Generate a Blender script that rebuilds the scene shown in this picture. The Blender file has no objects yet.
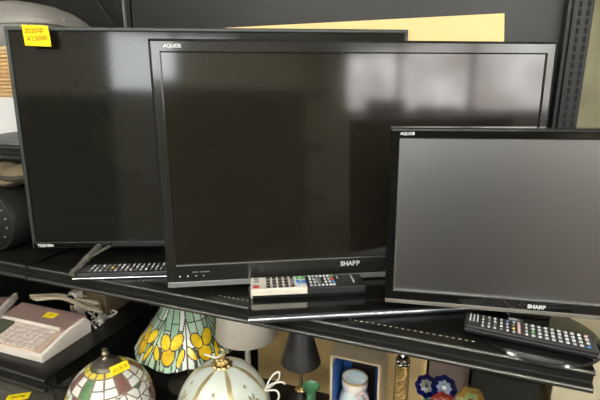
import bpy, math, random
from mathutils import Vector, Matrix
random.seed(7)
R = math.radians
PI = math.pi
scn = bpy.context.scene
COL = scn.collection

# ------------------------------------------------------------------ camera
H = .38; F = 433.0; TH = R(13.7); YAW = R(20.5)
FW = Vector((-math.sin(YAW)*math.cos(TH), math.cos(YAW)*math.cos(TH), -math.sin(TH)))
RT = Vector((math.cos(YAW), math.sin(YAW), 0)); UP = RT.cross(FW)
CAM = Vector((0, 0, H))
def ray(x, y): return FW*F + RT*(x-300) - UP*(y-200)
def at(x, y, Y):
    r = ray(x, y); return CAM + r*(Y/r.y)
def atz(x, y, z):
    r = ray(x, y); return CAM + r*((z-H)/r.z)
cd = bpy.data.cameras.new('camera'); cam = bpy.data.objects.new('camera', cd); COL.objects.link(cam)
cd.sensor_width = 36; cd.lens = F/600*36; cd.clip_start = .02
cam.matrix_world = Matrix((( RT.x, UP.x, -FW.x, 0), (RT.y, UP.y, -FW.y, 0), (RT.z, UP.z, -FW.z, H), (0, 0, 0, 1)))
scn.camera = cam

# ------------------------------------------------------------------ materials
MATS = {}
def mat(name, col, rough=.5, metal=0, var=.12, scale=40, bump=0, emit=0, trans=0, spec=.5, coat=0, alpha=1, ior=1.45, bscale=None, stretch=None):
    if name in MATS: return MATS[name]
    m = bpy.data.materials.new(name); m.use_nodes = True
    nt = m.node_tree; N = nt.nodes; L = nt.links
    b = N['Principled BSDF']
    b.inputs['Roughness'].default_value = rough; b.inputs['Metallic'].default_value = metal
    b.inputs['Specular IOR Level'].default_value = spec; b.inputs['Coat Weight'].default_value = coat
    b.inputs['Coat Roughness'].default_value = .05; b.inputs['IOR'].default_value = ior
    b.inputs['Transmission Weight'].default_value = trans; b.inputs['Alpha'].default_value = alpha
    tc = N.new('ShaderNodeTexCoord'); no = N.new('ShaderNodeTexNoise'); no.inputs['Scale'].default_value = scale
    no.inputs['Detail'].default_value = 4
    src = tc.outputs['Object']
    if stretch:
        mp = N.new('ShaderNodeMapping'); mp.inputs['Scale'].default_value = stretch
        L.new(src, mp.inputs[0]); src = mp.outputs[0]
    L.new(src, no.inputs['Vector'])
    cr = N.new('ShaderNodeValToRGB')
    cr.color_ramp.elements[0].position = .3; cr.color_ramp.elements[1].position = .7
    cr.color_ramp.elements[0].color = (*[c*(1-var) for c in col], 1)
    cr.color_ramp.elements[1].color = (*[min(1, c*(1+var)) for c in col], 1)
    L.new(no.outputs['Fac'], cr.inputs[0]); L.new(cr.outputs[0], b.inputs['Base Color'])
    if bump:
        n2 = no
        if bscale:
            n2 = N.new('ShaderNodeTexNoise'); n2.inputs['Scale'].default_value = bscale; L.new(src, n2.inputs['Vector'])
        bp = N.new('ShaderNodeBump'); bp.inputs['Strength'].default_value = bump; bp.inputs['Distance'].default_value = .002
        L.new(n2.outputs['Fac'], bp.inputs['Height']); L.new(bp.outputs[0], b.inputs['Normal'])
    if emit:
        L.new(cr.outputs[0], b.inputs['Emission Color']); b.inputs['Emission Strength'].default_value = emit
    MATS[name] = m
    return m
def srgb(r, g, b):
    f = lambda c: (c/255/12.92 if c/255 <= .04045 else ((c/255+.055)/1.055)**2.4)
    return (f(r), f(g), f(b))

M_shelf = mat('black painted steel', srgb(26, 26, 24), .3, 0, .15, 30, bump=.05)
M_lip = mat('dark satin steel lip', srgb(46, 47, 45), .28, .5, .1, 30)
M_roll = mat('highlight steel edge', srgb(108, 108, 104), .4, .85, .15, 25)  # lighter steel colour paints the bright highlight lines along the shelf edges
M_panel = mat('charcoal steel panel', srgb(31, 30, 27), .42, 0, .1, 6)
M_dark = mat('very dark steel', srgb(13, 13, 12), .5, 0, .15, 10)
M_up = mat('grey steel upright', srgb(21, 23, 22), .45, .1, .1, 20)
M_hole = mat('black slot', srgb(6, 6, 6), .8)
M_wall = mat('olive beige plaster', srgb(146, 142, 114), .8, 0, .16, 14, bump=.15)
M_wallw = mat('cream painted wall', srgb(205, 200, 186), .8, 0, .05, 3)
M_floor = mat('grey brown shop floor', srgb(112, 104, 92), .35, 0, .12, 5)
M_ceil = mat('white ceiling board', srgb(215, 213, 205), .85, 0, .04, 8)
M_gloss = mat('glossy black plastic', srgb(20, 20, 19), .1, 0, .1, 30, spec=.6, coat=.6)
M_glossc = mat('glossy charcoal bezel', srgb(38, 38, 35), .12, .08, .08, 30, spec=.5, coat=.12)
M_tbez = mat('satin dark grey bezel', srgb(56, 60, 58), .35, .2, .06, 30)
M_blackp = mat('matte black plastic', srgb(15, 15, 14), .5, 0, .12, 60)
M_scrT = mat('black lcd panel', srgb(28, 28, 23), .08, 0, .04, 5, spec=.45)
M_scrC = mat('brown black lcd panel', srgb(33, 30, 24), .09, 0, .04, 5, spec=.6)
M_scrR = mat('matte grey lcd panel', srgb(18, 18, 16), .33, 0, .04, 5, spec=1.0, ior=2.5)
M_chrome = mat('polished chrome', srgb(205, 208, 210), .12, 1, .04, 20)
M_silver = mat('satin silver plastic', srgb(140, 142, 140), .35, .4, .06, 30)
M_greytrim = mat('grey beige trim', srgb(128, 124, 116), .4, .2, .06, 30)
M_print = mat('white printing', srgb(225, 228, 226), .5, 0, .02)
M_yel = mat('yellow paper', srgb(250, 226, 20), .75, 0, .03, 80)
M_ink = mat('brown ink', srgb(170, 120, 10), .8)
M_inkb = mat('dark brown print', srgb(70, 40, 10), .8)
M_card = mat('tan cardboard', srgb(176, 146, 96), .8, 0, .1, 25, bump=.1)
M_cream = mat('cream corrugated board', srgb(246, 214, 152), .8, 0, .04, 60, stretch=(40, 1, 1), bump=.1)
M_white = mat('off white plastic', srgb(232, 224, 214), .45, 0, .03, 20)
M_mauve = mat('mauve grey plastic', srgb(150, 122, 116), .5, 0, .06, 20)
M_mauve2 = mat('pinkish keypad panel', srgb(196, 170, 152), .5, 0, .1, 30)
M_key = mat('clear grey key cap', srgb(214, 204, 196), .2, 0, .06, 60)
M_lcd = mat('green lcd glass', srgb(84, 92, 74), .25, 0, .05, 30)
M_cord = mat('cream cable', srgb(214, 200, 172), .5, 0, .06, 50)
M_cordw = mat('white cable', srgb(230, 228, 220), .45, 0, .04, 50)
M_gold = mat('bright gold metal', srgb(226, 200, 146), .3, 1, .1, 60)
M_bronze = mat('aged bronze', srgb(112, 106, 96), .42, .7, .2, 90, bump=.3)
M_lead = mat('dark lead line', srgb(70, 66, 56), .5, .4, .1)

# ------------------------------------------------------------------ mesh builder
class MB:
    def __init__(s): s.v = []; s.f = []; s.m = []
    def add(s, vs, fs, mi=0):
        o = len(s.v); s.v += [tuple(v) for v in vs]; s.f += [tuple(i+o for i in f) for f in fs]; s.m += [mi]*len(fs); return s
    def box(s, x0, x1, y0, y1, z0, z1, mi=0, M=None):
        vs = [Vector((x, y, z)) for z in (z0, z1) for y in (y0, y1) for x in (x0, x1)]
        if M: vs = [M @ v for v in vs]
        return s.add(vs, [(0, 2, 3, 1), (4, 5, 7, 6), (0, 1, 5, 4), (2, 6, 7, 3), (0, 4, 6, 2), (1, 3, 7, 5)], mi)
    def prism(s, pts, a, b, axis='x', mi=0):
        # closed outline extruded between a and b; x: pts are (y,z); y: pts are (x,z); z: pts are (x,y)
        def P(p, t): return {'x': (t, p[0], p[1]), 'y': (p[0], t, p[1]), 'z': (p[0], p[1], t)}[axis]
        n = len(pts); vs = [P(p, a) for p in pts]+[P(p, b) for p in pts]
        fs = [(i, (i+1) % n, (i+1) % n+n, i+n) for i in range(n)]+[tuple(range(n-1, -1, -1)), tuple(range(n, 2*n))]
        return s.add(vs, fs, mi)
    def lathe(s, prof, n=32, c=(0, 0, 0), mi=0, rip=None, M=None, cap=True):
        vs = []
        for k, (r, z) in enumerate(prof):
            for i in range(n):
                a = 2*PI*i/n; q = r*(1+(rip(a, k) if rip else 0))
                v = Vector((c[0]+q*math.cos(a), c[1]+q*math.sin(a), c[2]+z)); vs.append(M @ v if M else v)
        fs = []
        for k in range(len(prof)-1):
            for i in range(n):
                j = (i+1) % n; fs.append((k*n+i, k*n+j, (k+1)*n+j, (k+1)*n+i))
        if cap and prof[0][0] > 1e-5: fs.append(tuple(range(n-1, -1, -1)))
        if cap and prof[-1][0] > 1e-5: fs.append(tuple((len(prof)-1)*n+i for i in range(n)))
        return s.add(vs, fs, mi)
    def tube(s, pts, r, n=8, mi=0, closed=False):
        P = [Vector(p) for p in pts]; vs = []; N = len(P); up = Vector((0, 0, 1)); prev = None
        for i, p in enumerate(P):
            t = (P[(i+1) % N]-P[i-1]) if closed else (P[min(i+1, N-1)]-P[max(i-1, 0)])
            t.normalize()
            a = (prev - t*prev.dot(t)) if prev else t.cross(up if abs(t.z) < .9 else Vector((1, 0, 0)))
            a.normalize(); prev = a; b = t.cross(a); rr = r(i/(N-1)) if callable(r) else r
            vs += [p+(a*math.cos(2*PI*k/n)+b*math.sin(2*PI*k/n))*rr for k in range(n)]
        fs = []
        for i in range(N if closed else N-1):
            for k in range(n):
                l = (k+1) % n; q = (i+1) % N
                fs.append((i*n+k, i*n+l, q*n+l, q*n+k))
        if not closed: fs += [tuple(range(n-1, -1, -1)), tuple((N-1)*n+k for k in range(n))]
        return s.add(vs, fs, mi)
    def ball(s, c, r, n=14, m=8, mi=0):
        rx, ry, rz = r if isinstance(r, (tuple, list)) else (r, r, r)
        pr = [(math.sin(PI*k/m), -math.cos(PI*k/m)) for k in range(m+1)]
        M = Matrix.Translation(c) @ Matrix.Diagonal((rx, ry, rz, 1))
        return s.lathe([(max(a, 0.00001), b) for a, b in pr], n, mi=mi, M=M)
    def build(s, name, mats, parent=None, smooth=False, bevel=0, seg=2, ang=40):
        me = bpy.data.meshes.new(name); me.from_pydata(s.v, [], s.f); 
        for m in (mats if isinstance(mats, (list, tuple)) else [mats]): me.materials.append(m)
        me.polygons.foreach_set('material_index', s.m); me.validate(); 
        o = bpy.data.objects.new(name, me); COL.objects.link(o)
        if smooth:
            me.polygons.foreach_set('use_smooth', [True]*len(me.polygons)); me.set_sharp_from_angle(angle=R(ang))
        if parent: o.parent = parent
        if bevel:
            b = o.modifiers.new('bevel', 'BEVEL'); b.width = bevel; b.segments = seg; b.limit_method = 'ANGLE'; b.angle_limit = R(40)
        return o
def smooth_path(pts, n=8, closed=False):
    P = [Vector(p) for p in pts]; out = []; N = len(P)
    for i in range(N if closed else N-1):
        g = (lambda k: P[k % N]) if closed else (lambda k: P[max(0, min(N-1, k))])
        p0, p1, p2, p3 = g(i-1), g(i), g(i+1), g(i+2)
        for k in range(n):
            t = k/n
            out.append(.5*((2*p1)+(p2-p0)*t+(2*p0-5*p1+4*p2-p3)*t*t+(3*p1-p0-3*p2+p3)*t**3))
    if not closed: out.append(P[-1])
    return out
def thing(name, label, cat, loc=(0, 0, 0), rz=0, group=None):
    o = bpy.data.objects.new(name, None); COL.objects.link(o); o.location = loc; o.rotation_euler = (0, 0, rz)
    o.empty_display_size = .02
    return tag(o, label, cat, group)
def tag(o, label, cat, group=None):
    o['label'] = label; o['category'] = cat
    if group: o['group'] = group
    return o
def struct(o, name=None):
    o['kind'] = 'structure'; return o
def place(o, loc, rz=0): o.location = loc; o.rotation_euler = (0, 0, rz); return o
def text(name, s, size, m, parent, M, extrude=.0002, bold=0, align='CENTER'):
    cu = bpy.data.curves.new('txt', 'FONT'); cu.body = s; cu.size = size; cu.extrude = extrude; cu.align_x = align; cu.align_y = 'CENTER'; cu.offset = bold
    t = bpy.data.objects.new('txt', cu); COL.objects.link(t)
    dg = bpy.context.evaluated_depsgraph_get(); dg.update()
    me = bpy.data.meshes.new_from_object(t.evaluated_get(dg)); bpy.data.objects.remove(t)
    me.name = name; me.materials.clear(); me.materials.append(m); me.transform(M)
    o = bpy.data.objects.new(name, me); COL.objects.link(o)
    if parent: o.parent = parent
    return o
FRONT = Matrix.Rotation(R(90), 4, 'X')          # text facing -Y

# ------------------------------------------------------------------ room
def slab(name, *a, m): return struct(MB().box(*a).build(name, m))
FZ = -1.25; CZ = 1.5
slab('floor', -4.2, 3.2, -4.1, 1.75, FZ-.1, FZ, m=M_floor)
slab('ceiling', -4.2, 3.2, -4.1, 1.75, CZ, CZ+.1, m=M_ceil)
slab('wall_back', -4.2, 3.2, 1.55, 1.65, FZ, CZ, m=M_wall)
slab('wall_front', -4.2, 3.2, -4.1, -4.0, FZ, CZ, m=M_wallw)
slab('wall_left', -4.2, -4.1, -4.0, 1.55, FZ, CZ, m=M_wallw)
slab('wall_right', 3.1, 3.2, -4.0, 1.55, FZ, CZ, m=M_wallw)
M_day = mat('daylit frosted pane', srgb(238, 242, 244), .6, var=.06, scale=2, emit=7)
M_dayw = mat('daylit shop front pane', srgb(244, 226, 204), .6, var=.7, scale=2.6, emit=7.0)
M_frame = mat('brown window frame', srgb(70, 62, 54), .5)
def window(name, cx, cy, cz, w, h, rz, m, bars):
    t = bpy.data.objects.new(name, None); COL.objects.link(t); t.location = (cx, cy, cz); t.rotation_euler = (0, 0, rz); struct(t)
    MB().box(-w/2, w/2, -.02, -.01, -h/2, h/2).build('pane', m, t)
    b = MB()
    for x in [-w/2+w*k/bars for k in range(bars+1)]: b.box(x-.03, x+.03, -.05, .0, -h/2-.03, h/2+.03)
    for z in (-h/2, h/2): b.box(-w/2, w/2, -.05, 0, z-.03, z+.03)
    b.build('window_frame', M_frame, t)
window('window_1', .25, -4.0, 1.04, 1.6, .72, R(180), M_day, 2)
window('window_2', 3.1, -1.75, .69, 2.9, .76, R(-90), M_dayw, 3)
M_tube = mat('lit fluorescent tube', (1.0, .95, .86), .5, emit=26)
M_house = mat('white enamel housing', srgb(230, 230, 226), .4)
for i, (x, y, rz) in enumerate(((-1.2, -.75, 0), (.55, -.75, 0), (-1.2, -2.5, 0), (.9, -2.5, 0), (2.2, -1.2, R(90)))):
    t = thing('ceiling_light', ['white fluorescent ceiling light above the aisle, nearer the left bay', 'white fluorescent ceiling light above the aisle, nearer the right end',
        'white fluorescent ceiling light at the far side, left', 'white fluorescent ceiling light at the far side, right', 'white fluorescent ceiling light running along the right wall'][i], 'light', (x, y, CZ), rz, 'ceiling lights of the shop')
    MB().prism([(-.12, 0), (-.09, -.04), (.09, -.04), (.12, 0)], -.66, .66).build('housing', M_house, t, bevel=.003)
    for s in (-1, 1):
        MB().tube([(-.6, s*.055, -.062), (.6, s*.055, -.062)], .016, 12).build('tube', M_tube, t, True)
        for e in (-1, 1): MB().box(e*.6-.012, e*.6+.012, s*.055-.014, s*.055+.014, -.08, -.038).build('socket', M_house, t)

# ------------------------------------------------------------------ the shelving
XL, XR, YF, YB = -.903, .203, .645, 1.06
LIP = [(YF+.003, 0), (YF, -.002), (YF-.001, -.005), (YF+.005, -.008), (YF+.006, -.020), (YF-.004, -.0245), (YF-.004, -.031), (YF, -.033), (YF+.008, -.0335), (YF+.010, -.020), (YF+.009, -.004), (YF+.003, -.004)]
def board(parent, x0, x1, z, yf=YF, holes=False, name='shelf_board'):
    b = MB(); dy = yf-YF
    if holes:
        h0, h1 = yf+.024, yf+.0285; hx0, hx1, p, w = -.86, .165, .0100, .0048
        b.box(x0, x1, yf+.003, h0, z-.003, z); b.box(x0, x1, h1, YB-.003, z-.003, z)
        x = x0; k = hx0
        while k < hx1:
            b.box(x, k, h0, h1, z-.003, z); x = k+w; k += p
        b.box(x, x1, h0, h1, z-.003, z)
    else:
        b.box(x0, x1, yf+.003, YB-.003, z-.003, z)
    b.box(x0, x0+.002, yf+.03, YB-.003, z-.034, z); b.box(x1-.002, x1, yf+.03, YB-.003, z-.034, z)
    o = b.build(name, M_shelf, parent)
    MB().prism([(p[0]+dy, p[1]+z) for p in LIP], x0, x1).build('front_lip', M_lip, o, bevel=.0012)
    for yy, zz, rr in ((YF+.0016, -.0020, .0030), (YF-.0030, -.0262, .0034)):
        MB().tube([(x0+.001, yy+dy, z+zz), (x1-.001, yy+dy, z+zz)], rr, 14).build('rolled_edge', M_roll, o, True)
    return o
def upright(parent, x0, x1, y0, z0, z1):
    o = MB().box(x0, x1, y0, YB+.03, z0, z1).build('upright', M_up, parent, bevel=.002)
    s = MB(); z = z0+.03; w = x1-x0; k = 0
    while z < z1-.04:
        for a in (.34, .74): s.box(x0+w*a-.0027, x0+w*a+.0027, y0-.0008, y0+.004, z, z+.0105)
        z += .0157
    s.build('slots', M_hole, o)
    MB().box(x0-.006, x0+.002, y0+.012, YB, z0, z1).build('side_flange', M_panel, o)
    return o
ms = thing('display_shelf', 'black metal shop shelving bay carrying the three televisions, slotted upright at its right', 'shelf', (0, 0, 0))
board(ms, XL+.001, XR, 0, holes=True)
board(ms, XL+.001, XR, -.42)
board(ms, XL+.001, XR, -1.1)
MB().box(XL+.002, XR-.03, YB, YB+.02, FZ, 1.25).build('back_panel', M_panel, ms)
MB().box(-.42, .05, YF+.0235, YF+.029, -.0045, -.0012).build('slot_light_strip', mat('cream slot light', srgb(244, 232, 200), .6), ms)  # added cream strip, its colour stands in for light seen through the slots
upright(ms, .174, .2085, 1.0, FZ, 1.3)
ls = thing('display_shelf', 'black shelving bay at the far left holding the keypad machine', 'shelf', (0, 0, 0))
board(ls, -2.0, XL-.004, 0)
board(ls, -2.0, XL-.004, -.30)
board(ls, -2.0, XL-.004, -.70)
board(ls, -2.0, XL-.03, .245, yf=.80)
MB().box(-2.0, XL-.012, YB+.01, YB+.02, FZ, 1.25).build('back_panel', M_dark, ls)
MB().box(-.934, -.929, YB+.001, YB+.009, FZ, 1.25).build('upright', M_silver, ls)  # silver colour paints the light caught on the edge of this upright
MB().tube(smooth_path([at(94, -8, 1.04), at(103, 8, 1.03), at(112, 22, 1.03), at(118, 36, 1.04), at(119, 60, 1.045)]), .004).build('dark_cable', M_blackp, None)
tag(bpy.data.objects['dark_cable'], 'thin black cable curving down the dark back of the left bay', 'cable')

# ------------------------------------------------------------------ televisions
def rect_ring(b, w, z0, z1, y_prof, ins):
    # nested rectangles: list of inset/y pairs, joined by quads
    L = []
    for (i, y) in zip(ins, y_prof):
        l, r, bo, to = i if isinstance(i, tuple) else (i, i, i, i)
        L.append([(-w/2+l, y, z0+bo), (w/2-r, y, z0+bo), (w/2-r, y, z1-to), (-w/2+l, y, z1-to)])
    vs = [p for q in L for p in q]; fs = []
    for k in range(len(L)-1):
        for i in range(4):
            j = (i+1) % 4; fs.append((k*4+i, k*4+j, k*4+4+j, k*4+4+i))
    return b.add(vs, fs)
def tv(name, label, bl, yaw, lean, roll, w, h, side, top, bot, mb, mscr, thick, group, chamfer=.004, recess=.003):
    u = Vector((math.cos(yaw), math.sin(yaw), 0))
    base = Vector(bl)+u*(w/2); zb = bl[2]; base.z = 0
    t = thing(name, label, 'television', base, yaw, group)
    # the panel group leans about its lower edge
    T = Matrix.Translation((0, 0, zb)) @ Matrix.Rotation(-lean, 4, 'X') @ Matrix.Rotation(roll, 4, 'Y')
    def fin(o): o.data.transform(T); return o
    b = MB(); s3 = (side, side, bot, top)
    def ex(k): return tuple(q-k for q in s3)
    rect_ring(b, w, 0, h, [thick, chamfer, chamfer*.3, 0, 0, recess*.3, recess+.004], [0, 0, chamfer*.35, chamfer, ex(.0025), ex(.0004), s3])
    bz = fin(b.build('bezel', mb, t, bevel=.0006))
    scr = fin(MB().box(-w/2+side-.001, w/2-side+.001, recess, recess+.006, bot-.001, h-top+.001).build('screen', mscr, t))
    b = MB()
    q = .10
    def rr(k, y, lo): return [(-w/2+k, y, lo), (w/2-k, y, lo), (w/2-k, y, h-k), (-w/2+k, y, h-k)]
    Ls = [rr(.002, thick-.004, .002), rr(.002, thick+.002, .002), rr(w*.12, thick+.025, .03), rr(w*.16, thick+.045, .045)]
    vs = [p for a in Ls for p in a]; fs = [(k*4+i, k*4+(i+1) % 4, k*4+4+(i+1) % 4, k*4+4+i) for k in range(3) for i in range(4)]+[(12, 13, 14, 15), (3, 2, 1, 0)]
    fin(b.add(vs, fs).build('back_cover', M_blackp, t, bevel=.002))
    return t, T, fin
def logo(t, T, s, size, x, z, bold=.0, name='logo', ex=.0002):
    return text(name, s, size, M_print, t, T @ Matrix.Translation((x, -.0003, z)) @ FRONT, ex, bold)

G = 'televisions on the shop shelf'
# --- the large rear television
tw, th_ = .862, .489
tT, TT, finT = tv('television', 'large black slim-bezel television at the back left with yellow note on its corner', (-.920, .677, .03), R(22.9), R(1.7), R(.1),
    tw, th_, .008, .009, .013, M_tbez, M_scrT, .014, G, chamfer=.002, recess=.004)
finT(MB().box(-tw/2+.004, tw/2-.004, -.0003, .002, .0015, .0118).build('lower_strip', M_gloss, tT))
logo(tT, TT, 'TOSHIBA', .0092, -tw/2+.031, .0062, .0002)
for s in (-1, 1):
    f = MB()
    xm = s*(tw/2-.152)
    tip, back, j1, j2, jn = Vector((xm+s*.019, -.100, .006)), Vector((xm+s*.02, .12, .006)), Vector((xm, .006, .034)), Vector((xm-s*.028, .006, .034)), None
    f.tube([j1, j1.lerp(tip, .5), tip], .0072, 8); jn = j1.lerp(tip, .5)
    f.tube([j2, jn], .0035, 8); f.tube([j1, back], .0055, 8); f.ball(jn, .0085)
    f.build('foot', mat('grey metal foot', srgb(120, 118, 110), .35, .4), tT, True)
# --- the middle television
cw, ch = .760, .456
tC, TC, finC = tv('television', 'middle black television with silver lower edge on a wide glossy base', (-.516, .640, .02), R(27.0), R(.9), R(-.3),
    cw, ch, .021, .0235, .040, M_glossc, M_scrC, .03, G, chamfer=.005)
logo(tC, TC, 'AQUOS', .0086, -cw/2+.041, ch-.0125, .0002)
logo(tC, TC, 'SHARP', .0132, .055-cw/2+.308, .0275, .0005)
for k, px in enumerate((.026, .041, .057, .071)):
    o = MB().lathe([(.0001, 0), (.0016 if k < 2 else .0011, 0), (.0016 if k < 2 else .0011, .0006), (.0001, .0007)], 10, M=TC @ Matrix.Translation((-cw/2+px, 0, .0175)) @ Matrix.Rotation(R(90), 4, 'X')).build('indicator', M_print, tC)
for a, b_ in ((.050, .062), (.065, .083)):
    finC(MB().box(-cw/2+a, -cw/2+b_, -.0004, 0, .0245, .0262).build('indicator_caption', M_silver, tC))
finC(MB().box(-cw/2+.002, cw/2-.002, -.0012, .02, -.005, .0062).build('silver_edge', M_silver, tC, bevel=.001))
finC(MB().box(-cw/2+.0205, cw/2-.0205, -.0006, .002, .0392, .0405).build('screen_trim_and_glint', M_silver, tC))
MB().box(-.223, .198, -.131, .12, .0, .012).build('base_plate', M_gloss, tC, bevel=.002)
o = MB().tube([(-.2235, -.131, .0062), (.1985, -.131, .0062)], .006, 16).build('chrome_edge', mat('brushed chrome edge', srgb(150, 156, 162), .3, .95, .12, 30), tC, True)
MB().prism([(-.06, .012), (.06, .012), (.045, .05), (-.045, .05)], .03, .055, 'y').build('neck', M_gloss, tC, bevel=.003)
MB().prism([(cw/2-.175, .012), (cw/2-.14, .012), (cw/2-.12, .030), (cw/2-.175, .018)], -.03, -.002, 'y').build('cable_clip', M_silver, tC, bevel=.002) if False else None
# --- the small right television
rw, rh = .487, .297
tR, TR_, finR = tv('television', 'small right-hand black television with grey screen on a round stand', (-.1045, .699, .035), R(8.3), R(-1.5), R(-.7),
    rw, rh, .0155, .0165, .022, M_gloss, M_scrR, .03, G, chamfer=.004)
logo(tR, TR_, 'AQUOS', .0062, -rw/2+.026, rh-.0085, .0002)
logo(tR, TR_, 'SHARP', .0090, -.002, .0105, .0004)
finR(MB().box(-rw/2+.001, rw/2-.001, -.0008, .02, -.003, .0045).build('silver_edge', M_greytrim, tR, bevel=.001))
finR(MB().box(-rw/2+.015, rw/2-.015, -.0005, .002, .0214, .0224).build('screen_trim_and_glint', M_silver, tR))
for sx in (-1, 1):
    finR(MB().box(sx*(rw/2-.0152)-.0006, sx*(rw/2-.0152)+.0006, -.0005, .002, .022, rh-.017).build('screen_trim_and_glint', M_silver, tR))  # added silver slivers painting the gloss highlights beside the screen
MB().lathe([(.0001, 0), (.092, 0), (.094, .002), (.092, .005), (.084, .007), (.0001, .0085)], 64, c=(0, -.004, 0)).build('round_base', M_gloss, tR, True)
MB().prism([(-.035, .007), (.035, .007), (.03, .06), (-.03, .06)], .034, .055, 'y').build('neck', M_gloss, tR, bevel=.003)

# --- sticky note
p0 = at(38, 36.5, .735)
u = Vector((math.cos(R(22.9)), math.sin(R(22.9)), 0)); n = Vector((u.y, -u.x, 0))
bl = Vector((-.915, .679, .03))
r = ray(37.2, 36); t_ = ((bl-CAM).dot(n))/r.dot(n); pc = CAM+r*t_
sn = thing('sticky_note', 'yellow handwritten price note stuck on top left corner of the rear television', 'note', pc+n*.0026, R(22.9))
b = MB(); k = 8; vs = []
for i in range(k+1):
    for j in range(k+1):
        a, c = i/k-.5, j/k-.5
        vs.append((a*.054+(.003*(-c)), -.006*max(0, -c)**2, c*.0415-(.002*a)))
b.add(vs, [(i*(k+1)+j, (i+1)*(k+1)+j, (i+1)*(k+1)+j+1, i*(k+1)+j+1) for i in range(k) for j in range(k)])
o = b.build('paper', M_yel, sn, True); so = o.modifiers.new('thickness', 'SOLIDIFY'); so.thickness = .0003
text('handwriting', '2020年', .0135, M_ink, sn, Matrix.Translation((-.003, -.0012, .0095)) @ FRONT @ Matrix.Shear('XY', 4, (.15, 0)))
text('handwriting', '¥33000', .0135, M_ink, sn, Matrix.Translation((.0015, -.0022, -.0055)) @ FRONT @ Matrix.Rotation(R(4), 4, 'Z') @ Matrix.Shear('XY', 4, (.2, 0)))

# ------------------------------------------------------------------ remote controls
M_rcream = mat('pale silver remote plastic', srgb(222, 214, 200), .4, .1, .03)
M_rblack = mat('black remote plastic', srgb(36, 36, 37), .32, 0, .08, 50)
M_rgrey = mat('grey remote plastic', srgb(78, 78, 80), .35, .1, .06)
BC = {'d': mat('charcoal key', srgb(42, 42, 46), .5), 'w': mat('pale grey key', srgb(205, 206, 208), .5), 'r': mat('red key', srgb(205, 62, 60), .5),
      'g': mat('green key', srgb(96, 176, 96), .5), 'b': mat('blue key', srgb(84, 140, 205), .5), 'y': mat('yellow key', srgb(230, 190, 50), .5), 'm': mat('mid grey key', srgb(120, 120, 122), .5),
      'p': mat('pink key', srgb(235, 190, 190), .5)}
def remote(label, loc, rz, L, W, T, keys, split=None, body=M_rblack, pitch=0, under=None):
    t = thing('remote_control', label, 'remote control', loc, rz, 'remote controls lying in front of the televisions')
    P = Matrix.Rotation(pitch, 4, 'Y')
    def fin(o): o.data.transform(P); return o
    prof = [(.004, 0), (W-.004, 0), (W, T*.45), (W-.001, T), (.001, T), (0, T*.45)]
    def seg(name, x0, x1, m, zt=0):
        return fin(MB().prism([(a, z+(zt if z > T*.6 else 0)) for a, z in prof], x0, x1).build(name, m, t, bevel=.0028, seg=3))
    if split:
        seg('body', 0, L*split, M_rcream, .0); seg('body', L*split-.002, L, body, -.0006)
        fin(MB().prism([(.0035, -.0), (W-.0035, -.0), (W-.001, T*.40), (.0-.0006, T*.40)], .004, L-.003).build('lower_shell', M_rblack, t, bevel=.001))
    else:
        seg('body', 0, L, body)
        fin(MB().prism([(-.0004, T*.5), (W+.0004, T*.5), (W+.0004, T*.62), (-.0004, T*.62)], .002, L-.002).build('seam_strip', under or M_rgrey, t))
    for (x, y, kw, kh, c) in keys:
        fin(MB().box((x-kw/2)*L, (x+kw/2)*L, y*W-kh*W/2, y*W+kh*W/2, T-.002, T+.0014).build('button', BC[c], t, bevel=.0006, seg=1))
    return t, fin
K = [(.05, .18, .05, .18, 'r')]
for i in range(5):
    for j in range(4):
        K.append((.155+i*.052, .16+j*.225, .034, .15, 'd' if i < 4 or j in (0, 3) else 'm'))
K += [(.05, y, .05, .10, c) for y, c in ((.62, 'm'), (.82, 'm'))]
K += [(.42+i*.046, .80, .036, .2, 'g') for i in range(2)]+[(.415+i*.05, .47-.02*i, .04, .26, 'b') for i in range(2)]
K += [(.42+i*.046, .14, .034, .12, 'w') for i in range(2)]
for i in range(6):
    for j in range(4):
        if 2 <= i <= 3 and 1 <= j <= 2: continue
        K.append((.525+i*.034, .15+j*.235, .02, .10, 'w'))
K += [(.594, .5, .05, .36, 'm'), (.725, .62, .026, .2, 'r'), (.725, .36, .026, .2, 'b'), (.725, .16, .026, .12, 'w'), (.725, .85, .026, .1, 'g'), (.775, .72, .012, .18, 'w'), (.905, .55, .014, .55, 'w')]
remote('two-tone silver and black remote lying on the middle television base', (-.3405, .6515, .0122), R(26.3), .2165, .056, .021, K, split=.49)
K = []
for i in range(3): K.append((.045+i*.03, .60, .012, .5, 'w'))
for i in range(17):
    for j in range(4):
        x = .15+i*.049
        if .40 < x < .47 or .8 < j+x*0 and False: continue
        if i == 5 and j == 1: c = 'y'
        elif i == 8 and j == 1: c = 'g'
        elif i == 4 and j == 3: c = 'b'
        elif i == 16 and j == 0: c = 'b'
        elif i == 16 and j == 3: c = 'p'
        else: c = 'w'
        wd = .026 if x > .5 else .018
        if x <= .45 and (i+j) % 4 == 3 and c == 'w': c = 'm'
        K.append((x, .16+j*.225, wd, .10 if x < .45 else .11, c))
K.append((.435, .5, .022, .72, 'p'))
remote('black remote with white keys lying on the round stand of the small television', (.026, .674, .0088), R(-4.6), .182, .047, .0165, K)
K = []
for i in range(16):
    for j in range(3): K.append((.12+i*.053, .27+j*.27, .02, .17, ('m', 'w', 'w')[(i+j) % 3] if i not in (3, 4) else ('y' if j == 1 and i == 4 else 'm')))
remote('dark remote with a silver front edge lying below the large rear television', (-.737, .628, .0005), R(25.2), .20, .050, .014, K, under=M_rgrey)
MB().tube([(-.006, -.002, .003), (.2, -.002, .003)], .0028, 12).build('silver_front_edge', M_chrome, bpy.data.objects['remote_control.002'], True)

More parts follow.
